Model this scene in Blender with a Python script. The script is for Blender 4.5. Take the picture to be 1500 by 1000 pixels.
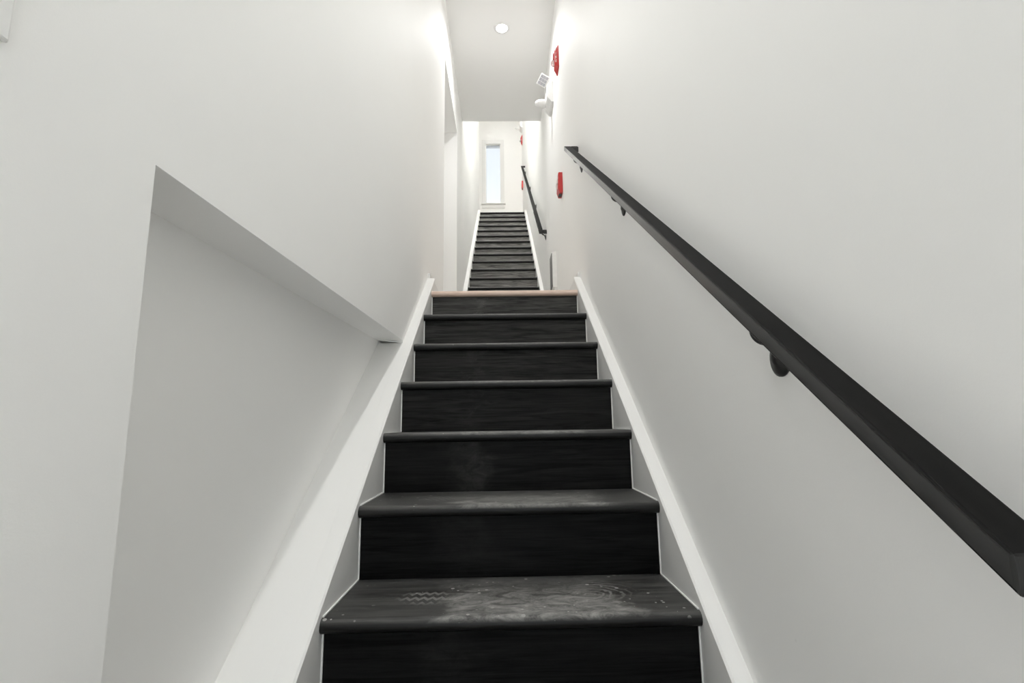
import bpy, bmesh, math, random
from mathutils import Matrix, Vector

random.seed(4)
sc = bpy.context.scene
COL = sc.collection
for o in list(bpy.data.objects):
    bpy.data.objects.remove(o)

# ------------------------------------------------------------------ camera
cam_d = bpy.data.cameras.new('camera')
cam = bpy.data.objects.new('camera', cam_d)
COL.objects.link(cam)
cam_d.sensor_width = 36.0
cam_d.lens = 750.8 / 1500 * 36.0
cam_d.clip_start = 0.02
RIGHT = Vector((0.99978, -0.014915, -0.014630))
UP = Vector((0.012019, -0.162180, 0.986688))
FWD = Vector((0.017089, 0.986648, 0.161965))
m = Matrix.Identity(4)
for i in range(3):
    m[i][0], m[i][1], m[i][2] = RIGHT[i], UP[i], -FWD[i]
m.translation = Vector((-0.0127, 0.0, 0.6345))
cam.matrix_world = m
sc.camera = cam

# ------------------------------------------------------------------ world, exposure
world = bpy.data.worlds.new('sky')
sc.world = world
world.use_nodes = True
wn = world.node_tree.nodes
bg = wn['Background']
bg.inputs[0].default_value = (0.86, 0.93, 1.0, 1)
bg.inputs[1].default_value = 2.7

sc.view_settings.view_transform = 'Standard'
sc.view_settings.look = 'None'
sc.view_settings.exposure = 0.11
sc.view_settings.gamma = 1.0
sc.view_settings.use_curve_mapping = False
sc.cycles.use_denoising = True
sc.cycles.adaptive_threshold = 0.03
sc.cycles.max_bounces = 26
sc.cycles.diffuse_bounces = 24
sc.cycles.glossy_bounces = 6
sc.cycles.sample_clamp_indirect = 6.0

P_LANDING = 9.3     # watts of the ceiling lights over the lower stairs and landing
P_LOWER = 7.5
P_HALL = 18.0
P_UPPER = 50.0
LAMP_COLOR = (1.0, 0.995, 0.985)
SPREAD = 175.0

# ------------------------------------------------------------------ main dimensions (metres)
XL, XR = -0.483, 0.479           # wall faces
XB = -0.598                      # back of the niche in the left wall
H = 0.4367                       # half width of the stairs between the skirt boards
R, D, Y0 = 0.205, 0.2863, 0.9939  # rise, run, riser n stands at Y0 + n*D
OV, TH = 0.025, 0.034            # nosing overhang, tread thickness
N_LOW, N_TOP = -2, 7
FLOOR = (N_LOW - 1) * R          # -0.615
LAND = N_TOP * R                 # 1.435
RU, DU, YU, ZU = 0.2077, 0.2919, 6.0925, 2.318   # upper flight: nosing of its 4th step
UPLAND = ZU + 12 * RU
SL = 0.7136                      # slope of the stairs
YS, ZS = 1.389, 0.3199           # a point on the skirt board's top edge
CEIL = 4.32
CEIL_END = 5.77
UPCEIL = 7.78
YEND = 11.15
YLEFT_END = 10.25
YBACK = -1.7
DOOR_Y0, DOOR_Y1, DOOR_Z = 3.95, 5.10, 3.76

# ------------------------------------------------------------------ materials
def new_mat(name):
    mt = bpy.data.materials.new(name)
    mt.use_nodes = True
    nt = mt.node_tree
    b = nt.nodes['Principled BSDF']
    return mt, nt, b

def N(nt, typ, **kw):
    n = nt.nodes.new(typ)
    for k, v in kw.items():
        setattr(n, k, v)
    return n

def ramp(nt, fac, stops):
    r = N(nt, 'ShaderNodeValToRGB')
    els = r.color_ramp.elements
    while len(els) < len(stops):
        els.new(0.5)
    for e, (p, c) in zip(els, stops):
        e.position = p
        e.color = (c, c, c, 1) if not isinstance(c, tuple) else (*c, 1)
    nt.links.new(fac, r.inputs[0])
    return r.outputs[0]

def mathn(nt, op, a, b=None, clamp=False):
    n = N(nt, 'ShaderNodeMath', operation=op, use_clamp=clamp)
    for i, v in enumerate((a, b)):
        if v is None:
            continue
        if isinstance(v, (int, float)):
            n.inputs[i].default_value = v
        else:
            nt.links.new(v, n.inputs[i])
    return n.outputs[0]

def mixc(nt, fac, a, b):
    n = N(nt, 'ShaderNodeMix', data_type='RGBA')
    for sock, v in ((n.inputs[0], fac), (n.inputs[6], a), (n.inputs[7], b)):
        if isinstance(v, (int, float)):
            sock.default_value = v
        elif isinstance(v, tuple):
            sock.default_value = (*v, 1)
        else:
            nt.links.new(v, sock)
    return n.outputs[2]

def noise(nt, vec, scale, detail=4.0, rough=0.55, dist=0.0):
    n = N(nt, 'ShaderNodeTexNoise')
    n.inputs['Scale'].default_value = scale
    n.inputs['Detail'].default_value = detail
    n.inputs['Roughness'].default_value = rough
    n.inputs['Distortion'].default_value = dist
    nt.links.new(vec, n.inputs['Vector'])
    return n.outputs['Fac']

def mapping(nt, vec, scale=(1, 1, 1), loc=(0, 0, 0)):
    n = N(nt, 'ShaderNodeMapping')
    n.inputs['Scale'].default_value = scale
    n.inputs['Location'].default_value = loc
    nt.links.new(vec, n.inputs['Vector'])
    return n.outputs[0]

def bump(nt, b, height, strength, dist=0.002):
    n = N(nt, 'ShaderNodeBump')
    n.inputs['Strength'].default_value = strength
    n.inputs['Distance'].default_value = dist
    nt.links.new(height, n.inputs['Height'])
    nt.links.new(n.outputs[0], b.inputs['Normal'])

def wall_paint(name, col, rough=0.62, specks=True):
    mt, nt, b = new_mat(name)
    geo = N(nt, 'ShaderNodeNewGeometry')
    pos = geo.outputs['Position']
    big = noise(nt, pos, 1.3, 3)
    c = mixc(nt, ramp(nt, big, [(0.35, 0.0), (0.7, 1.0)]), tuple(x * 0.985 for x in col), col)
    if specks:   # a few small dirt specks and rubs on the paint
        v = N(nt, 'ShaderNodeTexVoronoi')
        v.inputs['Scale'].default_value = 9.0
        nt.links.new(pos, v.inputs['Vector'])
        spot = ramp(nt, v.outputs['Distance'], [(0.018, 1.0), (0.03, 0.0)])
        gate = ramp(nt, noise(nt, pos, 2.1, 2), [(0.57, 0.0), (0.62, 1.0)])
        c = mixc(nt, mathn(nt, 'MULTIPLY', mathn(nt, 'MULTIPLY', spot, gate), 0.35), c, tuple(x * 0.62 for x in col))
    nt.links.new(c, b.inputs['Base Color'])
    b.inputs['Roughness'].default_value = rough
    b.inputs['Specular IOR Level'].default_value = 0.35
    fine = noise(nt, pos, 260, 2)
    lumps = noise(nt, pos, 7, 2)
    h = mathn(nt, 'ADD', mathn(nt, 'MULTIPLY', fine, 0.25), lumps)
    bump(nt, b, h, 0.12, 0.003)
    return mt

M = {}
WALLC = (0.91, 0.909, 0.90)
M['wall'] = wall_paint('wall_paint', WALLC)
M['ceiling'] = wall_paint('ceiling_paint', (0.905, 0.904, 0.895), 0.8, False)
M['trim'] = wall_paint('trim_paint', (0.80, 0.799, 0.788), 0.42, False)

def simple(name, col, rough=0.5, metal=0.0, spec=0.5, grain=None):
    mt, nt, b = new_mat(name)
    tc = N(nt, 'ShaderNodeTexCoord')
    v = noise(nt, tc.outputs['Object'], grain or 35, 3)
    c = mixc(nt, v, tuple(x * 0.9 for x in col), tuple(min(1, x * 1.06) for x in col))
    nt.links.new(c, b.inputs['Base Color'])
    b.inputs['Roughness'].default_value = rough
    b.inputs['Metallic'].default_value = metal
    b.inputs['Specular IOR Level'].default_value = spec
    return mt

def black_wood(name, tread):
    """black-stained boards; construction dust lies on the treads (object property 'dust')"""
    mt, nt, b = new_mat(name)
    tc = N(nt, 'ShaderNodeTexCoord')
    obj = tc.outputs['Object']
    info = N(nt, 'ShaderNodeObjectInfo')
    off = N(nt, 'ShaderNodeVectorMath', operation='ADD')
    comb = N(nt, 'ShaderNodeCombineXYZ')
    rnd = mathn(nt, 'MULTIPLY', info.outputs['Random'], 37.0)
    for i in range(3):
        nt.links.new(rnd, comb.inputs[i])
    nt.links.new(obj, off.inputs[0])
    nt.links.new(comb.outputs[0], off.inputs[1])
    pos = off.outputs[0]
    grain = noise(nt, mapping(nt, pos, (1.5, 26, 26)), 1.6, 6, 0.62, 1.6)
    fine = noise(nt, mapping(nt, pos, (6, 160, 160)), 1.5, 3, 0.6)
    g = mathn(nt, 'ADD', mathn(nt, 'MULTIPLY', grain, 0.7), mathn(nt, 'MULTIPLY', fine, 0.3))
    gm = ramp(nt, g, [(0.40, 0.0), (0.66, 1.0)])
    c = mixc(nt, gm, (0.002, 0.002, 0.002), (0.014, 0.014, 0.0135))
    att = N(nt, 'ShaderNodeAttribute', attribute_type='OBJECT', attribute_name='dust')
    dust = att.outputs['Fac']
    sep = N(nt, 'ShaderNodeSeparateXYZ')
    nt.links.new(obj, sep.inputs[0])
    x, y, z = sep.outputs
    # worn, dusty patch where people tread: middle of the board, ragged edge
    ax = mathn(nt, 'ABSOLUTE', mathn(nt, 'SUBTRACT', x, 0.05 if tread else -0.14))
    rag = noise(nt, mapping(nt, pos, (7, 11, 11)), 1.0, 5, 0.65, 0.6)
    edge = mathn(nt, 'SUBTRACT', mathn(nt, 'ADD', 0.28 if tread else 0.10, mathn(nt, 'MULTIPLY', mathn(nt, 'SUBTRACT', rag, 0.5), 0.32)), ax)
    patch = ramp(nt, mathn(nt, 'MULTIPLY', edge, 9.0, True), [(0.0, 0.0), (0.75, 1.0)])
    if tread:
        back = ramp(nt, mathn(nt, 'ADD', mathn(nt, 'MULTIPLY', y, 3.0), 0.5), [(0.25, 1.0), (0.80, 0.45)])
        nrm = N(nt, 'ShaderNodeSeparateXYZ')
        nt.links.new(tc.outputs['Normal'], nrm.inputs[0])
        upward = ramp(nt, nrm.outputs[2], [(0.25, 0.0), (0.85, 1.0)])     # dust lies on what faces up
        patch = mathn(nt, 'MULTIPLY', mathn(nt, 'MULTIPLY', patch, back), upward)
    streak = ramp(nt, noise(nt, mapping(nt, pos, (14, 26, 26)), 1.0, 7, 0.78, 0.9), [(0.36, 0.10), (0.66, 1.0)])
    film = mathn(nt, 'MULTIPLY', mathn(nt, 'MULTIPLY', patch, streak), dust)
    amount = mathn(nt, 'MULTIPLY', film, 0.80 if tread else 0.30, True)
    if tread:
        # shoe print: wavy sole bars at the left, swirled rub marks at the right
        w = N(nt, 'ShaderNodeTexWave', wave_type='BANDS', bands_direction='Y')
        w.inputs['Scale'].default_value = 8
        w.inputs['Distortion'].default_value = 0
        zig = N(nt, 'ShaderNodeVectorMath', operation='ADD')
        zc = N(nt, 'ShaderNodeCombineXYZ')
        nt.links.new(mathn(nt, 'MULTIPLY', mathn(nt, 'PINGPONG', mathn(nt, 'MULTIPLY', x, 45.0), 0.5), 0.034), zc.inputs[1])
        nt.links.new(obj, zig.inputs[0]); nt.links.new(zc.outputs[0], zig.inputs[1])
        nt.links.new(zig.outputs[0], w.inputs['Vector'])
        dl = N(nt, 'ShaderNodeVectorMath', operation='DISTANCE')
        nt.links.new(mapping(nt, obj, (1, 1.4, 0), (0.215, 0.03, 0)), dl.inputs[0])
        dl.inputs[1].default_value = (0, 0, 0)
        blob = ramp(nt, dl.outputs['Value'], [(0.05, 1.0), (0.095, 0.0)])
        prints = mathn(nt, 'MULTIPLY', ramp(nt, w.outputs['Fac'], [(0.45, 0.0), (0.7, 1.0)]), blob)
        sw = N(nt, 'ShaderNodeTexWave', wave_type='RINGS', rings_direction='Z')
        sw.inputs['Scale'].default_value = 13
        sw.inputs['Distortion'].default_value = 5.5
        sw.inputs['Detail'].default_value = 3
        sw.inputs['Detail Scale'].default_value = 2.0
        nt.links.new(mapping(nt, obj, (1, 1.3, 1), (-0.20, 0.03, 0)), sw.inputs['Vector'])
        dr = N(nt, 'ShaderNodeVectorMath', operation='DISTANCE')
        nt.links.new(mapping(nt, obj, (1, 0.9, 0), (-0.225, -0.01, 0)), dr.inputs[0])
        dr.inputs[1].default_value = (0, 0, 0)
        blob2 = ramp(nt, dr.outputs['Value'], [(0.05, 1.0), (0.12, 0.0)])
        swirl = mathn(nt, 'MULTIPLY', ramp(nt, sw.outputs['Fac'], [(0.6, 0.0), (0.95, 1.0)]), blob2)
        marks = mathn(nt, 'MULTIPLY', mathn(nt, 'MAXIMUM', mathn(nt, 'MULTIPLY', prints, 0.5), mathn(nt, 'MULTIPLY', swirl, 0.55)), dust)
        amount = mathn(nt, 'MAXIMUM', amount, mathn(nt, 'MULTIPLY', marks, 0.85))
        # crumbs of plaster
        vo = N(nt, 'ShaderNodeTexVoronoi')
        vo.inputs['Scale'].default_value = 55
        nt.links.new(pos, vo.inputs['Vector'])
        sep2 = N(nt, 'ShaderNodeSeparateColor')
        nt.links.new(vo.outputs['Color'], sep2.inputs[0])
        size = mathn(nt, 'MULTIPLY', mathn(nt, 'POWER', sep2.outputs[0], 3.6), 0.30)
        crumb = mathn(nt, 'LESS_THAN', vo.outputs['Distance'], size)
        gate = ramp(nt, noise(nt, pos, 6, 2), [(0.36, 0.0), (0.52, 1.0)])
        crumb = mathn(nt, 'MULTIPLY', crumb, upward)
        crumb = mathn(nt, 'MULTIPLY', mathn(nt, 'MULTIPLY', crumb, gate), mathn(nt, 'MULTIPLY', dust, 0.95, True))
        amount = mathn(nt, 'MAXIMUM', amount, crumb)
    dust_haze_att = N(nt, 'ShaderNodeAttribute', attribute_type='OBJECT', attribute_name='film')   # even lightening: tread dust, plus haze and nosing highlights painted into the colour
    even = mathn(nt, 'MULTIPLY', dust_haze_att.outputs['Fac'], mathn(nt, 'ADD', 0.35, mathn(nt, 'MULTIPLY', gm, 1.1)))
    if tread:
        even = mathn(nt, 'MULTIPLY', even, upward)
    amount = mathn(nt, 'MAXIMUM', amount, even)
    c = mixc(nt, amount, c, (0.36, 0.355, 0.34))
    nt.links.new(c, b.inputs['Base Color'])
    rr = mathn(nt, 'ADD', mathn(nt, 'MULTIPLY', amount, 0.4), mathn(nt, 'ADD', 0.36 if tread else 0.42, mathn(nt, 'MULTIPLY', g, 0.12)))
    nt.links.new(rr, b.inputs['Roughness'])
    b.inputs['Specular IOR Level'].default_value = 0.35 if tread else 0.08
    bump(nt, b, g, 0.10, 0.001)
    return mt

M['tread'] = black_wood('black_stained_tread', True)
M['riser'] = black_wood('black_stained_riser', False)

def raw_wood():
    mt, nt, b = new_mat('raw_pale_wood')
    tc = N(nt, 'ShaderNodeTexCoord')
    g = noise(nt, mapping(nt, tc.outputs['Object'], (3, 60, 60)), 1.5, 5, 0.6, 1.0)
    c = ramp(nt, g, [(0.3, (0.50, 0.36, 0.28)), (0.55, (0.76, 0.59, 0.50)), (0.75, (0.82, 0.67, 0.59))])
    nt.links.new(c, b.inputs['Base Color'])
    b.inputs['Roughness'].default_value = 0.6
    return mt
M['raw_wood'] = raw_wood()

def rail_paint():
    mt, nt, b = new_mat('black_rail_paint')
    tc = N(nt, 'ShaderNodeTexCoord')
    g = noise(nt, mapping(nt, tc.outputs['Object'], (25, 2.5, 4)), 2.0, 5, 0.6, 0.8)
    c = mixc(nt, g, (0.004, 0.004, 0.0038), (0.014, 0.014, 0.0135))
    nt.links.new(c, b.inputs['Base Color'])
    # hand-worn matt top, glossier painted sides
    nsep = N(nt, 'ShaderNodeSeparateXYZ')
    nt.links.new(tc.outputs['Normal'], nsep.inputs[0])
    topm = ramp(nt, nsep.outputs[2], [(0.35, 0.0), (0.6, 1.0)])
    nt.links.new(mathn(nt, 'ADD', mathn(nt, 'ADD', 0.08, mathn(nt, 'MULTIPLY', topm, 0.45)), mathn(nt, 'MULTIPLY', g, 0.10)), b.inputs['Roughness'])
    nt.links.new(mathn(nt, 'SUBTRACT', 0.6, mathn(nt, 'MULTIPLY', topm, 0.54)), b.inputs['Specular IOR Level'])
    return mt
M['rail'] = rail_paint()
M['iron'] = simple('black_iron', (0.015, 0.015, 0.015), 0.38, 0.0, 0.6)
M['caulk'] = simple('white_caulk', (0.86, 0.86, 0.84), 0.5)
M['red'] = simple('red_plastic', (0.58, 0.030, 0.030), 0.35)
M['white_plastic'] = simple('white_plastic', (0.84, 0.84, 0.83), 0.4)
M['grey_front'] = simple('grey_metal_front', (0.20, 0.20, 0.20), 0.45)
M['grey_lens'] = simple('grey_reflector', (0.42, 0.42, 0.45), 0.25)
M['dark'] = simple('dark_plastic', (0.03, 0.03, 0.035), 0.4)
M['landing_floor'] = simple('landing_floor_boards', (0.58, 0.53, 0.48), 0.5)
M['print_white'] = simple('white_print', (0.85, 0.82, 0.80), 0.5)

def clear_lens():
    mt, nt, b = new_mat('clear_lens')
    b.inputs['Base Color'].default_value = (0.9, 0.9, 0.9, 1)
    b.inputs['Roughness'].default_value = 0.08
    b.inputs['Transmission Weight'].default_value = 0.55
    return mt
M['clear'] = clear_lens()

def glass(name, tint):
    mt = bpy.data.materials.new(name)
    mt.use_nodes = True
    nt = mt.node_tree
    nt.nodes.clear()
    out = N(nt, 'ShaderNodeOutputMaterial')
    tr = N(nt, 'ShaderNodeBsdfTransparent')
    tr.inputs[0].default_value = (*tint, 1)
    gl = N(nt, 'ShaderNodeBsdfGlossy')
    gl.inputs['Roughness'].default_value = 0.02
    fr = N(nt, 'ShaderNodeFresnel')
    mx = N(nt, 'ShaderNodeMixShader')
    nt.links.new(fr.outputs[0], mx.inputs[0])
    nt.links.new(tr.outputs[0], mx.inputs[1])
    nt.links.new(gl.outputs[0], mx.inputs[2])
    nt.links.new(mx.outputs[0], out.inputs[0])
    return mt
M['glass'] = glass('tinted_window_glass', (0.61, 0.61, 0.61))
M['clear_glass'] = glass('fill_door_glass', (0.94, 0.95, 0.95))

def lamp_mat():
    mt, nt, b = new_mat('lamp_diffuser')
    b.inputs['Base Color'].default_value = (0.9, 0.9, 0.9, 1)
    b.inputs['Emission Color'].default_value = (1.0, 0.99, 0.97, 1)
    b.inputs['Emission Strength'].default_value = 4.0
    return mt
M['lamp'] = lamp_mat()

# ------------------------------------------------------------------ mesh helpers
def link(name, bm, mat, parent=None, loc=None, smooth=False, bevel=0.0, seg=2):
    me = bpy.data.meshes.new(name)
    bmesh.ops.recalc_face_normals(bm, faces=bm.faces)
    bm.to_mesh(me)
    bm.free()
    me.materials.append(mat)
    if smooth:
        for p in me.polygons:
            p.use_smooth = True
    o = bpy.data.objects.new(name, me)
    COL.objects.link(o)
    if parent is not None:
        o.parent = parent
    if loc is not None:
        o.location = loc
    if bevel:
        md = o.modifiers.new('edge', 'BEVEL')
        md.width = bevel
        md.segments = seg
        md.limit_method = 'ANGLE'
        md.angle_limit = math.radians(35)
    return o

def box(bm, a, b):
    r = bmesh.ops.create_cube(bm, size=1.0)
    for v in r['verts']:
        v.co = Vector([(a[i] + b[i]) / 2 + v.co[i] * (b[i] - a[i]) for i in range(3)])
    return r['verts']

def prism_x(bm, poly, x0, x1):
    """extrude a (y, z) polygon along X"""
    a = [bm.verts.new((x0, y, z)) for y, z in poly]
    b = [bm.verts.new((x1, y, z)) for y, z in poly]
    bm.faces.new(a)
    bm.faces.new(b[::-1])
    n = len(poly)
    for i in range(n):
        bm.faces.new((a[i], b[i], b[(i + 1) % n], a[(i + 1) % n]))

def prism_y(bm, poly, y0, y1):
    a = [bm.verts.new((x, y0, z)) for x, z in poly]
    b = [bm.verts.new((x, y1, z)) for x, z in poly]
    bm.faces.new(a); bm.faces.new(b[::-1])
    n = len(poly)
    for i in range(n):
        bm.faces.new((a[i], b[i], b[(i + 1) % n], a[(i + 1) % n]))

def prism_z(bm, poly, z0, z1):
    a = [bm.verts.new((x, y, z0)) for x, y in poly]
    b = [bm.verts.new((x, y, z1)) for x, y in poly]
    bm.faces.new(a); bm.faces.new(b[::-1])
    n = len(poly)
    for i in range(n):
        bm.faces.new((a[i], b[i], b[(i + 1) % n], a[(i + 1) % n]))

def tube(bm, pts, r, seg=10):
    pts = [Vector(p) for p in pts]
    rings = []
    for i, p in enumerate(pts):
        t = (pts[min(i + 1, len(pts) - 1)] - pts[max(i - 1, 0)]).normalized()
        u = t.cross(Vector((0, 1, 0)))
        if u.length < 1e-3:
            u = t.cross(Vector((0, 0, 1)))
        u.normalize()
        w = t.cross(u)
        rings.append([bm.verts.new(p + r * (math.cos(2 * math.pi * k / seg) * u + math.sin(2 * math.pi * k / seg) * w)) for k in range(seg)])
    for a, b in zip(rings, rings[1:]):
        for k in range(seg):
            bm.faces.new((a[k], a[(k + 1) % seg], b[(k + 1) % seg], b[k]))
    bm.faces.new(rings[0][::-1]); bm.faces.new(rings[-1])

def lathe(bm, prof, axis='Z', seg=32, origin=(0, 0, 0)):
    """prof: (radius, height) pairs from bottom to top around an axis"""
    def P(r, h, a):
        c, s = r * math.cos(a), r * math.sin(a)
        q = {'Z': (c, s, h), 'X': (h, c, s), 'Y': (c, h, s)}[axis]
        return Vector(q) + Vector(origin)
    rings = []
    for r, h in prof:
        if r < 1e-6:
            rings.append([bm.verts.new(P(0, h, 0))])
        else:
            rings.append([bm.verts.new(P(r, h, 2 * math.pi * k / seg)) for k in range(seg)])
    for a, b in zip(rings, rings[1:]):
        for k in range(seg):
            k2 = (k + 1) % seg
            if len(a) == 1 and len(b) == 1:
                continue
            if len(a) == 1:
                bm.faces.new((a[0], b[k], b[k2]))
            elif len(b) == 1:
                bm.faces.new((a[k], a[k2], b[0]))
            else:
                bm.faces.new((a[k], a[k2], b[k2], b[k]))

def empty(name, loc, label, cat, group=None):
    o = bpy.data.objects.new(name, None)
    o.empty_display_size = 0.1
    COL.objects.link(o)
    o.location = loc
    o['label'] = label
    o['category'] = cat
    if group:
        o['group'] = group
    return o

def struct(o, label=None, cat=None):
    o['kind'] = 'structure'
    if label:
        o['label'] = label
    if cat:
        o['category'] = cat
    return o

def skirt_z(y):
    return ZS + SL * (y - YS)

def nose_profile(front, back, top, th, seg=7):
    """(y, z) outline of a tread with a rounded front edge"""
    r = th / 2
    pts = []
    for k in range(seg + 1):
        a = math.pi / 2 + math.pi * k / seg
        pts.append((front + r + r * math.cos(a), top - r + r * math.sin(a)))
    return pts + [(back, top - th), (back, top)]

# ------------------------------------------------------------------ walls, floors, ceilings
bm = bmesh.new()
ylo, yhi = 0.657, 2.3755            # the wedge-shaped niche
s0, s1 = 0.992, 1.0237 + 0.012
zb, zt = FLOOR - 0.1, UPCEIL
prism_x(bm, [(YBACK, zb), (DOOR_Y0, zb), (DOOR_Y0, zt), (YBACK, zt)], -0.80, XB)
prism_x(bm, [(DOOR_Y1, zb), (YLEFT_END, zb), (YLEFT_END, zt), (DOOR_Y1, zt)], -0.80, XL)
prism_x(bm, [(DOOR_Y0, DOOR_Z), (DOOR_Y1, DOOR_Z), (DOOR_Y1, zt), (DOOR_Y0, zt)], -0.80, XL)
prism_x(bm, [(DOOR_Y0, zb), (DOOR_Y1, zb), (DOOR_Y1, LAND - 0.03), (DOOR_Y0, LAND - 0.03)], -0.80, XL)
prism_x(bm, [(YBACK, zb), (ylo, zb), (ylo, zt), (YBACK, zt)], XB, XL)
prism_x(bm, [(ylo, s0), (yhi, s1), (yhi, zt), (ylo, zt)], XB, XL)
prism_x(bm, [(ylo, zb), (yhi, zb), (yhi, skirt_z(yhi) - 0.012), (ylo, skirt_z(ylo) - 0.012)], XB, XL)
ysl, zl = yhi + 0.14, skirt_z(yhi)          # open joint at the niche's sharp end, closing towards the wall face
prism_x(bm, [(ysl, zb), (DOOR_Y0, zb), (DOOR_Y0, zt), (ysl, zt)], XB, XL)
prism_x(bm, [(yhi, zb), (ysl, zb), (ysl, zl), (yhi, zl)], XB, XL)
prism_y(bm, [(XB, zl + 0.014), (XL - 0.004, zl), (XL, zl), (XL, zt), (XB, zt)], yhi, ysl)
struct(link('wall_left', bm, M['wall']), 'white painted left wall with a wedge-shaped niche beside the stairs', 'wall')

bm = bmesh.new()
box(bm, (XR, YBACK, zb), (XR + 0.2, YEND, zt))
struct(link('wall_right', bm, M['wall']), 'white painted right wall carrying the black handrails', 'wall')

WX0, WX1, WZ0, WZ1 = -0.374, -0.024, 5.69, 7.175      # window opening
bm = bmesh.new()
box(bm, (-1.7, YEND, 4.3), (WX0, YEND + 0.2, zt))
box(bm, (WX1, YEND, 4.3), (XR + 0.2, YEND + 0.2, zt))
box(bm, (WX0, YEND, 4.3), (WX1, YEND + 0.2, WZ0))
box(bm, (WX0, YEND, WZ1), (WX1, YEND + 0.2, zt))
struct(link('wall_end', bm, M['wall']), 'white end wall with a tall narrow window', 'wall')

bm = bmesh.new()
box(bm, (-1.7, YLEFT_END - 0.12, 4.3), (-0.80, YLEFT_END, zt))
box(bm, (-1.82, YLEFT_END - 0.12, 4.3), (-1.7, YEND + 0.2, zt))
struct(link('wall_upper_left', bm, M['wall']), 'white wall round the left of the top landing', 'wall')

bm = bmesh.new()
EX, EZ = 0.42, 1.95                 # opening for the made-up glazed door behind the viewpoint
box(bm, (-0.80, YBACK - 0.15, zb), (-EX, YBACK, zt))
box(bm, (EX, YBACK - 0.15, zb), (XR + 0.2, YBACK, zt))
box(bm, (-EX, YBACK - 0.15, EZ), (EX, YBACK, zt))
box(bm, (-EX, YBACK - 0.15, zb), (EX, YBACK, FLOOR))
struct(link('wall_back', bm, M['wall']), 'white wall of the hall behind the viewpoint', 'wall')

bm = bmesh.new()
box(bm, (XL, YBACK, CEIL), (XR, CEIL_END, CEIL + 0.34))
struct(link('ceiling', bm, M['ceiling']), 'flat white ceiling over the lower stairs and landing', 'ceiling')
bm = bmesh.new()
box(bm, (XL, CEIL_END - 0.15, CEIL + 0.34), (XR, CEIL_END - 0.02, UPCEIL))
struct(link('wall_upper_front', bm, M['wall']), 'white wall closing the upper stairwell above the ceiling edge', 'wall')
bm = bmesh.new()
box(bm, (-1.82, CEIL_END - 0.3, UPCEIL), (XR + 0.2, YEND + 0.2, UPCEIL + 0.1))
struct(link('ceiling_upper', bm, M['ceiling']), 'white ceiling high over the upper stairs', 'ceiling')

bm = bmesh.new()
box(bm, (XL, YBACK, FLOOR - 0.1), (XR, Y0 + N_LOW * D + 0.02, FLOOR))
struct(link('floor_hall', bm, M['landing_floor']), 'pale wood floor of the hall at the foot of the stairs', 'floor')
Y7 = Y0 + 7 * D
YUP1 = YU - 3 * DU
bm = bmesh.new()
box(bm, (-0.80, Y7 + 0.10, LAND - 0.03), (XR, YUP1 + 0.10, LAND))
struct(link('floor_landing', bm, M['landing_floor']), 'pale wood floor of the middle landing between the two flights', 'floor')
bm = bmesh.new()
box(bm, (-1.7, YU + 12 * DU + 0.28, UPLAND - 0.2), (XR, YEND, UPLAND))
struct(link('floor_top', bm, M['landing_floor']), 'pale wood floor of the top landing below the window', 'floor')

# sloping ledge board along the bottom of the niche
bm = bmesh.new()
prism_x(bm, [(ylo, skirt_z(ylo) - 0.012), (yhi, skirt_z(yhi) - 0.012), (yhi, skirt_z(yhi)), (ylo, skirt_z(ylo))], XB, XL)
struct(link('trim_1', bm, M['trim']), 'white sloping ledge board along the bottom of the wedge-shaped niche', 'trim')
# landing baseboards
for side, x0, x1, ya, yb in (('left', XL, XL + 0.015, 3.125, DOOR_Y0), ('right', XR - 0.015, XR, 3.125, YUP1 - 0.05)):
    bm = bmesh.new()
    prism_x(bm, [(ya, LAND), (yb, LAND), (yb, LAND + 0.155), (ya, LAND + 0.155)], x0, x1)
    struct(link('baseboard_' + side, bm, M['trim'], bevel=0.003), 'white baseboard along the %s wall of the landing' % side, 'baseboard')
bm = bmesh.new()
box(bm, (-1.7, YEND - 0.016, UPLAND), (XR, YEND, UPLAND + 0.14))
struct(link('baseboard_end', bm, M['trim'], bevel=0.003), 'white baseboard along the end wall below the window', 'baseboard')

e = bpy.data.objects.new('fill_door', None); COL.objects.link(e)  # unseen glazed door, added so the sky gives soft fill light
e.location = (0, YBACK - 0.08, FLOOR)
struct(e, 'white framed glazed door added unseen behind the viewpoint to let in fill light', 'door')
eh = EZ - FLOOR
bm = bmesh.new()
box(bm, (-EX, -0.02, 0.0), (-EX + 0.07, 0.02, eh)); box(bm, (EX - 0.07, -0.02, 0.0), (EX, 0.02, eh))
box(bm, (-EX + 0.07, -0.02, 0.0), (EX - 0.07, 0.02, 0.16)); box(bm, (-EX + 0.07, -0.02, eh - 0.07), (EX - 0.07, 0.02, eh))
link('fill_door_frame', bm, M['trim'], e)
bm = bmesh.new(); box(bm, (-EX + 0.07, -0.004, 0.16), (EX - 0.07, 0.004, eh - 0.07)); link('pane', bm, M['clear_glass'], e)
# doorway on the left of the landing
d = bpy.data.objects.new('door_1', None); COL.objects.link(d)
d.location = (-0.70, (DOOR_Y0 + DOOR_Y1) / 2, LAND)
struct(d, 'white door set deep in the left wall opening at the landing', 'door')
w2, hh = (DOOR_Y1 - DOOR_Y0) / 2 - 0.004, DOOR_Z - LAND - 0.004
bm = bmesh.new(); box(bm, (-0.02, -w2, 0.004), (0.02, w2, hh)); link('door_leaf', bm, M['trim'], d, bevel=0.002)
bm = bmesh.new(); tube(bm, [(0.02, -w2 + 0.07, 1.0), (0.06, -w2 + 0.07, 1.0), (0.06, -w2 + 0.18, 1.0)], 0.009)
link('door_handle', bm, M['iron'], d, smooth=True)
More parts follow.
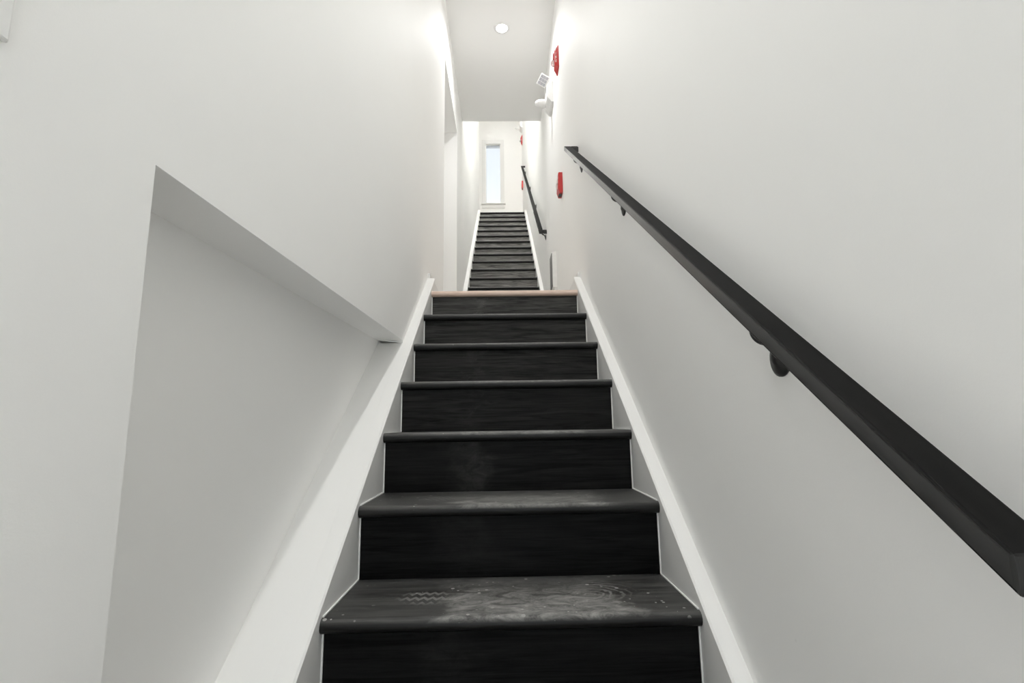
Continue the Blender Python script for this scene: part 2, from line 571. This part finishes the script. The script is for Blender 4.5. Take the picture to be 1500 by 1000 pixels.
# ------------------------------------------------------------------ window
win = bpy.data.objects.new('window_1', None); COL.objects.link(win)
win.location = ((WX0 + WX1) / 2, YEND, WZ0)
struct(win, 'tall narrow window with bright sky at the top of the stairs', 'window')
ww, wh = (WX1 - WX0) / 2, WZ1 - WZ0
bm = bmesh.new()
f = 0.014
box(bm, (-ww, 0.03, 0), (-ww + f, 0.07, wh)); box(bm, (ww - f, 0.03, 0), (ww, 0.07, wh))
box(bm, (-ww + f, 0.03, 0), (ww - f, 0.07, f)); box(bm, (-ww + f, 0.03, wh - f), (ww - f, 0.07, wh))
link('window_frame', bm, M['trim'], win)
bm = bmesh.new(); box(bm, (-ww + f, 0.047, f), (ww - f, 0.053, wh - f)); link('pane', bm, M['glass'], win)
for x0, x1 in ((-ww - 0.085, -ww), (ww, ww + 0.085)):
    bm = bmesh.new(); box(bm, (x0, -0.02, 0.0), (x1, 0, wh + 0.10)); link('casing', bm, M['trim'], win, bevel=0.003)
bm = bmesh.new(); box(bm, (-ww, -0.02, wh), (ww, 0, wh + 0.10)); link('head_casing', bm, M['trim'], win, bevel=0.003)
bm = bmesh.new(); box(bm, (-ww - 0.105, -0.06, -0.03), (ww + 0.105, 0.0, 0.0)); link('sill', bm, M['trim'], win, bevel=0.004)
bm = bmesh.new(); box(bm, (-ww - 0.085, -0.018, -0.115), (ww + 0.085, 0, -0.03)); link('apron', bm, M['trim'], win, bevel=0.003)

# ------------------------------------------------------------------ staircases
def tread_mesh(depth, mat):
    bm = bmesh.new()
    prism_x(bm, nose_profile(-depth / 2, depth / 2, 0.0, TH), -H, H)
    me_o = link('tread', bm, mat)
    me = me_o.data
    bpy.data.objects.remove(me_o)
    for p in me.polygons:
        p.use_smooth = True
    me.set_sharp_from_angle(angle=math.radians(35))
    return me

def riser_mesh(height, mat):
    bm = bmesh.new()
    box(bm, (-H, 0, -height / 2), (H, 0.018, height / 2))
    o = link('riser', bm, mat)
    me = o.data
    bpy.data.objects.remove(o)
    return me

def place(name, me, parent, world_loc, **props):
    o = bpy.data.objects.new(name, me)
    COL.objects.link(o)
    o.parent = parent
    o.location = Vector(world_loc) - parent.location
    for k, v in props.items():
        o[k] = v
    return o

def skirt(parent, x0, x1, pts, name='skirt_board'):
    # board with a small chamfer along the top of its stair-side face
    bm = bmesh.new()
    ch = 0.005
    inner, outer = (x0, x1) if x0 > 0 else (x1, x0)
    sg = 1 if x0 > 0 else -1
    base = [(y - parent.location.y, z - parent.location.z) for y, z in pts]
    cut = [(y, z - ch if k in (1, 2) else z) for k, (y, z) in enumerate(base)]
    rings = [[bm.verts.new((x, y, z)) for y, z in pl] for x, pl in ((outer, base), (inner + sg * ch, base), (inner, cut))]
    bm.faces.new(rings[0]); bm.faces.new(rings[-1][::-1])
    for a, b in zip(rings, rings[1:]):
        for i in range(len(a)):
            j = (i + 1) % len(a)
            bm.faces.new((a[i], b[i], b[j], a[j]))
    return link(name, bm, M['trim'], parent)

low = empty('staircase', (0, Y0 + N_LOW * D, FLOOR), 'black-stained wooden stairs in the foreground, dusty treads, rising to the pale wood nosing', 'staircase')
tm = tread_mesh(D + OV + 0.018, M['tread'])
rm = riser_mesh(R - TH, M['riser'])
DUST = {1: 1.0, 2: 0.85, 3: 0.9, 4: 0.7, 5: 0.6, 6: 0.6}
RHAZE = {7: 0.17, 6: 0.09, 5: 0.06, 4: 0.035, 3: 0.01}  # haze painted into the riser colour, stronger towards the landing
RDUST = {7: 1.0, 3: 0.3, 5: 0.35, 6: 0.3, 4: 0.25}
tdepth = D + OV + 0.018
for n in range(N_LOW, N_TOP + 1):
    yn = Y0 + n * D
    place('riser', rm, low, (0, yn, (n - 1) * R + (R - TH) / 2), dust=RDUST.get(n, 0.1), film=RHAZE.get(n, 0.0))
    if n < N_TOP:
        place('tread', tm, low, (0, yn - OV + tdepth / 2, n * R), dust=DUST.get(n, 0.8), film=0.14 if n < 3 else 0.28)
bm = bmesh.new()
prism_x(bm, nose_profile(-0.0675, 0.0675, 0.0, TH), -H, H)
nz = link('landing_nosing', bm, M['raw_wood'], low, smooth=True)
nz.data.set_sharp_from_angle(angle=math.radians(35))
nz.location = Vector((0, Y7 - OV + 0.0675, LAND)) - low.location
nz['label'] = 'unpainted pale pinkish wood nosing at the landing edge'
ys0 = 0.30
for x0, x1 in ((XL + 0.00012, -H), (H, XR - 0.00012)):
    sk = skirt(low, x0, x1, [(ys0, FLOOR), (ys0, skirt_z(ys0)), (3.12, skirt_z(3.12)), (3.12, LAND - 0.28), (ys0 + 0.5, FLOOR)])
    sgn = 1 if x0 > 0 else -1
    c = 0.0035
    for n in range(0, N_TOP + 1):       # white caulk in the joints
        yn = Y0 + n * D
        xa, xb = sorted((sgn * H, sgn * (H - c)))
        bm = bmesh.new()
        box(bm, (xa, yn - c, (n - 1) * R), (xb, yn, n * R - TH))
        if n < N_TOP:
            pass
        o = link('caulk_bead', bm, M['caulk'], sk)
        o.location = -low.location
        if n < N_TOP:
            bm = bmesh.new()
            box(bm, (xa, yn - OV + 0.02, n * R), (xb, yn + D, n * R + c * 0.8))
            o = link('caulk_bead', bm, M['caulk'], sk)
            o.location = -low.location

up = empty('staircase', (0, YUP1, LAND), 'far upper flight of black wooden stairs climbing from the landing to the window', 'staircase')
tmu = tread_mesh(DU + OV + 0.018, M['tread'])
rmu = riser_mesh(RU - TH, M['riser'])
tdu = DU + OV + 0.018
for k in range(-3, 13):
    yn = YU + k * DU + OV
    zt_ = ZU + k * RU
    place('riser', rmu, up, (0, yn, zt_ - TH - (RU - TH) / 2), dust=0.25, film=0.72)  # pale haze painted into the upper risers' colour
    place('tread', tmu, up, (0, yn - OV + tdu / 2, zt_), dust=0.45, film=0.7)  # nosing highlight painted into the colour together with dust
zk = lambda y: ZU + 0.022 + RU / DU * (y - YU)
for x0, x1 in ((XL + 0.00012, -H), (H, XR - 0.00012)):
    skirt(up, x0, x1, [(YUP1 - 0.06, LAND), (YUP1 - 0.06, zk(YUP1 - 0.06)), (9.66, zk(9.66)), (9.66, UPLAND - 0.3), (YUP1 + 0.5, LAND)])

# ------------------------------------------------------------------ handrails
RX0, RX1 = 0.3936, 0.439
def handrail(label, ya, za, yb, zb_, brackets, low_return):
    """sloped bar with wall returns; (ya,za)-(yb,zb_) is its top line"""
    root = empty('handrail', (XR, ya, za), label, 'handrail', 'black handrails on the right wall')
    L = root.location
    s = (zb_ - za) / (yb - ya)
    tv = 0.034
    bm = bmesh.new()
    prism_x(bm, [(0, 0), (yb - ya, zb_ - za), (yb - ya, zb_ - za - tv), (0, -tv)], RX0 - XR, RX1 - XR)
    link('rail', bm, M['rail'], root, bevel=0.004, seg=3)
    ends = [(yb - ya - 0.045, zb_ - za - 0.045 * s)]
    if low_return:
        ends.append((0.0, 0.0))
    for y, z in ends:
        bm = bmesh.new()
        prism_x(bm, [(y, z), (y + 0.045, z + 0.045 * s), (y + 0.045, z + 0.045 * s - tv), (y, z - tv)], RX1 - XR, 0)
        link('wall_return', bm, M['rail'], root)
    for by in brackets:
        zr = za + s * (by - ya) - tv
        bm = bmesh.new()
        cx = -0.056
        DZ = 0.080
        bx = -0.046
        p = [(-0.002, by, zr - DZ), (-0.010, by, zr - DZ + 0.010)]
        for k in range(9):
            a = math.pi / 2 * k / 8
            p.append((bx + 0.022 - 0.022 * math.sin(a), by, zr - DZ + 0.050 - 0.022 * math.cos(a)))
        p.append((bx, by, zr - 0.004))
        tube(bm, [(x, y - L.y, z - L.z) for x, y, z in p], 0.0065)
        arm = link('bracket_arm', bm, M['iron'], root, smooth=True)
        bm = bmesh.new()
        lathe(bm, [(0.0, -0.013), (0.010, -0.013), (0.014, -0.010), (0.028, -0.006), (0.034, -0.003), (0.034, 0.0), (0.0, 0.0)], 'X', 28, (0, by - L.y, zr - DZ - L.z))
        ro = link('rosette', bm, M['iron'], arm, smooth=True)
        bm = bmesh.new()
        hw = 0.034
        prism_x(bm, [(by - hw - L.y, zr - s * hw - L.z), (by + hw - L.y, zr + s * hw - L.z), (by + hw - L.y, zr + s * hw - 0.006 - L.z), (by - hw - L.y, zr - s * hw - 0.006 - L.z)], cx - 0.012, cx + 0.012)
        link('saddle', bm, M['iron'], arm)
        for q in (-0.024, 0.024):
            bm = bmesh.new()
            lathe(bm, [(0.0, -0.006), (0.005, -0.005), (0.007, 0.0), (0.0, 0.0)], 'Z', 10, (cx, by + q - L.y, zr + s * q - 0.006 - L.z))
            link('screw', bm, M['iron'], arm, smooth=True)
    return root

rz = lambda y: 0.932 + 0.7163 * (y - 0.993)
handrail('long black wooden handrail in the foreground on the right wall beside the dusty lower stairs', 0.427, rz(0.427), 3.05, rz(3.05), (0.893, 1.933, 2.895), False)
handrail('small far black handrail on the right wall of the upper flight', 5.33, 2.73, 9.82, 2.73 + 0.7075 * 4.49, (5.46, 6.85, 8.1, 9.6), True)

# ------------------------------------------------------------------ ceiling downlights
def downlight(x, y, z, watts, label, spread=SPREAD):
    root = empty('recessed_downlight', (x, y, z), label, 'ceiling light', 'recessed ceiling downlights')
    bm = bmesh.new()
    lathe(bm, [(0.052, 0.0), (0.055, -0.006), (0.068, -0.006), (0.074, -0.001), (0.074, 0.0)], 'Z', 40)
    link('trim_ring', bm, M['white_plastic'], root, smooth=True)
    bm = bmesh.new()
    lathe(bm, [(0.0, -0.004), (0.053, -0.004), (0.053, -0.001), (0.0, -0.001)], 'Z', 40)
    link('diffuser', bm, M['lamp'], root)
    ld = bpy.data.lights.new('downlight_lamp', 'AREA')
    ld.shape = 'DISK'
    ld.size = 0.10
    ld.energy = watts
    ld.color = LAMP_COLOR
    ld.spread = math.radians(spread)
    lo = bpy.data.objects.new('downlight_lamp', ld)
    COL.objects.link(lo)
    lo.parent = root
    lo.location = (0, 0, -0.0065)
    return root
downlight(0.009, 4.275, CEIL, P_LANDING, 'round lit recessed downlight in the ceiling above the landing', 148.0)
downlight(-0.02, 1.4, CEIL, P_LOWER, 'recessed downlight in the ceiling over the lower stairs, above the view', 105.0)
downlight(-0.02, -0.7, CEIL, P_HALL, 'recessed downlight in the ceiling over the hall behind the viewpoint')
downlight(-0.02, 6.25, UPCEIL, P_UPPER, 'recessed downlight in the high ceiling over the upper flight')
downlight(-0.02, 10.2, UPCEIL, P_UPPER * 0.06, 'recessed downlight in the high ceiling over the top landing')

# ------------------------------------------------------------------ wall devices
def text_mesh(txt, size, depth):
    cu = bpy.data.curves.new('lettering', 'FONT')
    cu.body = txt
    cu.size = size
    cu.extrude = depth
    cu.align_x = 'CENTER'
    cu.align_y = 'CENTER'
    t = bpy.data.objects.new('lettering_source', cu)
    COL.objects.link(t)
    bpy.context.view_layer.update()
    dg = bpy.context.evaluated_depsgraph_get()
    me = bpy.data.meshes.new_from_object(t.evaluated_get(dg))
    bpy.data.objects.remove(t)
    return me

def frustum_x(bm, y0, y1, z0, z1, xa, iy, iz, xb):
    """block on a wall facing -X: rectangle at xa tapering by iy, iz to xb"""
    a = [(xa, y0, z0), (xa, y1, z0), (xa, y1, z1), (xa, y0, z1)]
    b = [(xb, y0 + iy, z0 + iz), (xb, y1 - iy, z0 + iz), (xb, y1 - iy, z1 - iz), (xb, y0 + iy, z1 - iz)]
    va = [bm.verts.new(p) for p in a]
    vb = [bm.verts.new(p) for p in b]
    bm.faces.new(va); bm.faces.new(vb[::-1])
    for i in range(4):
        bm.faces.new((va[i], vb[i], vb[(i + 1) % 4], va[(i + 1) % 4]))

FIRE = text_mesh('F\nI\nR\nE', 0.034, 0.0006)
FIRE.materials.append(M['print_white'])
def strobe(loc, label):
    root = empty('fire_alarm_strobe', loc, label, 'alarm strobe', 'red fire alarm strobes')
    bm = bmesh.new(); frustum_x(bm, -0.062, 0.062, -0.098, 0.098, 0.0, 0.002, 0.002, -0.010); link('back_plate', bm, M['red'], root, bevel=0.002)
    bm = bmesh.new(); frustum_x(bm, -0.058, 0.058, -0.092, 0.092, -0.010, 0.026, 0.022, -0.034); bd = link('housing', bm, M['red'], root, bevel=0.003)
    bm = bmesh.new(); box(bm, (-0.044, -0.020, 0.0), (-0.034, 0.020, 0.055)); link('sounder_grille', bm, M['red'], root, bevel=0.002)
    bm = bmesh.new()
    lathe(bm, [(0.026, 0.0), (0.026, -0.012), (0.020, -0.022), (0.010, -0.027), (0.0, -0.028)], 'X', 24, (-0.034, 0, -0.026))
    link('strobe_lens', bm, M['clear'], root, smooth=True)
    t = bpy.data.objects.new('lettering', FIRE); COL.objects.link(t); t.parent = bd
    # on the slanting flank that faces down the stairs
    nrm = Vector((-26, -24, 0)).normalized()
    xax = Vector((0, 0, 1)).cross(nrm)
    mm = Matrix.Identity(4)
    for i in range(3):
        mm[i][0], mm[i][1], mm[i][2] = xax[i], (0, 0, 1)[i], nrm[i]
    mm.translation = Vector((-0.022, -0.045, 0.015)) + nrm * 0.0008
    t.matrix_local = mm
    return root
strobe((XR, 3.885, 3.672), 'red fire alarm strobe with FIRE lettering, high on the wall above the landing')
strobe((XR, 10.80, 7.06), 'tiny far red fire alarm strobe on the wall near the window')

def pull_station(loc, label):
    root = empty('fire_pull_station', loc, label, 'pull station', 'red fire alarm pull stations')
    bm = bmesh.new()
    prof = [(-0.0, -0.085), (-0.026, -0.085), (-0.038, -0.045), (-0.034, 0.075), (-0.030, 0.085), (0.0, 0.085)]
    a = [bm.verts.new((x, -0.06, z)) for x, z in prof]
    b = [bm.verts.new((x, 0.06, z)) for x, z in prof]
    bm.faces.new(a); bm.faces.new(b[::-1])
    for i in range(len(prof)):
        j = (i + 1) % len(prof)
        bm.faces.new((a[i], b[i], b[j], a[j]))
    link('body', bm, M['red'], root, bevel=0.002)
    bm = bmesh.new(); box(bm, (-0.046, -0.042, 0.0), (-0.034, 0.042, 0.024)); box(bm, (-0.046, -0.010, -0.035), (-0.034, 0.010, 0.0))
    link('pull_handle', bm, M['print_white'], root, bevel=0.002)
    bm = bmesh.new(); box(bm, (-0.0385, -0.045, 0.038), (-0.030, 0.045, 0.068)); link('instruction_plate', bm, M['print_white'], root)
    bm = bmesh.new(); box(bm, (-0.030, -0.03, -0.088), (-0.004, 0.03, -0.085)); link('key_lock', bm, M['dark'], root)
    return root
pull_station((XR, 3.90, 2.555), 'red fire alarm pull station on the right wall left of the foreground handrail top')
pull_station((XR, 10.85, 5.985), 'tiny far red pull station on the wall beside the upper handrail top')

def emergency_light(loc, label):
    root = empty('emergency_light', loc, label, 'emergency light', 'white twin-head emergency lights')
    bm = bmesh.new()
    prof = [(0.0, -0.105), (-0.022, -0.105), (-0.060, -0.055), (-0.062, 0.060), (-0.035, 0.105), (0.0, 0.105)]
    a = [bm.verts.new((x, -0.12, z)) for x, z in prof]
    b = [bm.verts.new((x, 0.12, z)) for x, z in prof]
    bm.faces.new(a); bm.faces.new(b[::-1])
    for i in range(len(prof)):
        j = (i + 1) % len(prof)
        bm.faces.new((a[i], b[i], b[j], a[j]))
    link('battery_housing', bm, M['white_plastic'], root, bevel=0.004)
    # near head: square reflector looking down the stairs
    def head(c, rot):
        bm = bmesh.new()
        pr = [(0.028, 0.055), (0.046, 0.030), (0.052, 0.0), (0.052, -0.012)]
        rings = []
        for r, h in pr:
            ring = []
            for sx, sy in ((-1, -1), (1, -1), (1, 1), (-1, 1)):
                ring.append(bm.verts.new((sx * r, h, sy * r)))
            rings.append(ring)
        for p, q in zip(rings, rings[1:]):
            for k in range(4):
                bm.faces.new((p[k], p[(k + 1) % 4], q[(k + 1) % 4], q[k]))
        bm.faces.new(rings[0]); bm.faces.new(rings[-1][::-1])
        hd = link('lamp_head', bm, M['white_plastic'], root, bevel=0.006, seg=3)
        hd.location = c
        hd.rotation_euler = rot
        for i in range(3):
            for j in range(3):
                bm = bmesh.new()
                x, z = (i - 1) * 0.029, (j - 1) * 0.029
                box(bm, (x - 0.0125, -0.0145, z - 0.0125), (x + 0.0125, -0.0115, z + 0.0125))
                link('reflector_cell', bm, M['grey_lens'], hd)
        return hd
    head((-0.085, -0.09, 0.125), (math.radians(24), math.radians(40), math.radians(-14)))
    bm = bmesh.new(); tube(bm, [(-0.05, -0.07, 0.07), (-0.07, -0.075, 0.10)], 0.016, 12); link('swivel_joint', bm, M['white_plastic'], root, smooth=True)
    bm = bmesh.new()
    lathe(bm, [(0.0, -0.075), (0.018, -0.068), (0.033, -0.045), (0.040, -0.015), (0.041, 0.015), (0.034, 0.030), (0.0, 0.032)], 'X', 24)
    h2 = link('lamp_head', bm, M['white_plastic'], root, smooth=True)
    h2.location = (-0.092, 0.03, -0.028)
    h2.rotation_euler = (0, math.radians(-4), math.radians(14))
    return root
emergency_light((XR, 4.42, 3.685), 'white twin-head emergency light below the near red strobe')
emergency_light((XR, 10.72, 7.36), 'tiny far white emergency light above the far red strobe')

# narrow box low on the landing wall
root = empty('wall_control_box', (XR, 4.52, 1.85), 'narrow white box with grey front low on the right wall at the landing', 'control box')
bm = bmesh.new(); frustum_x(bm, -0.075, 0.115, 0.0, 0.335, 0.0, 0.0, 0.004, -0.040); link('casing', bm, M['white_plastic'], root, bevel=0.002)
bm = bmesh.new(); box(bm, (-0.046, -0.070, 0.012), (-0.040, 0.110, 0.322)); link('front_cover', bm, M['grey_front'], root, bevel=0.001)
bm = bmesh.new(); box(bm, (-0.026, -0.07, -0.03), (0, 0.07, 0.0)); link('lower_lip', bm, M['white_plastic'], root, bevel=0.002)

# small plate whose corner shows at the upper left edge of the view
root = empty('wall_plate', (XL, 0.405, 1.05), 'small white plate on the left wall at the extreme upper left', 'wall plate')
bm = bmesh.new(); box(bm, (0, -0.036, -0.052), (0.006, 0.036, 0.052)); link('plate', bm, M['white_plastic'], root, bevel=0.003)
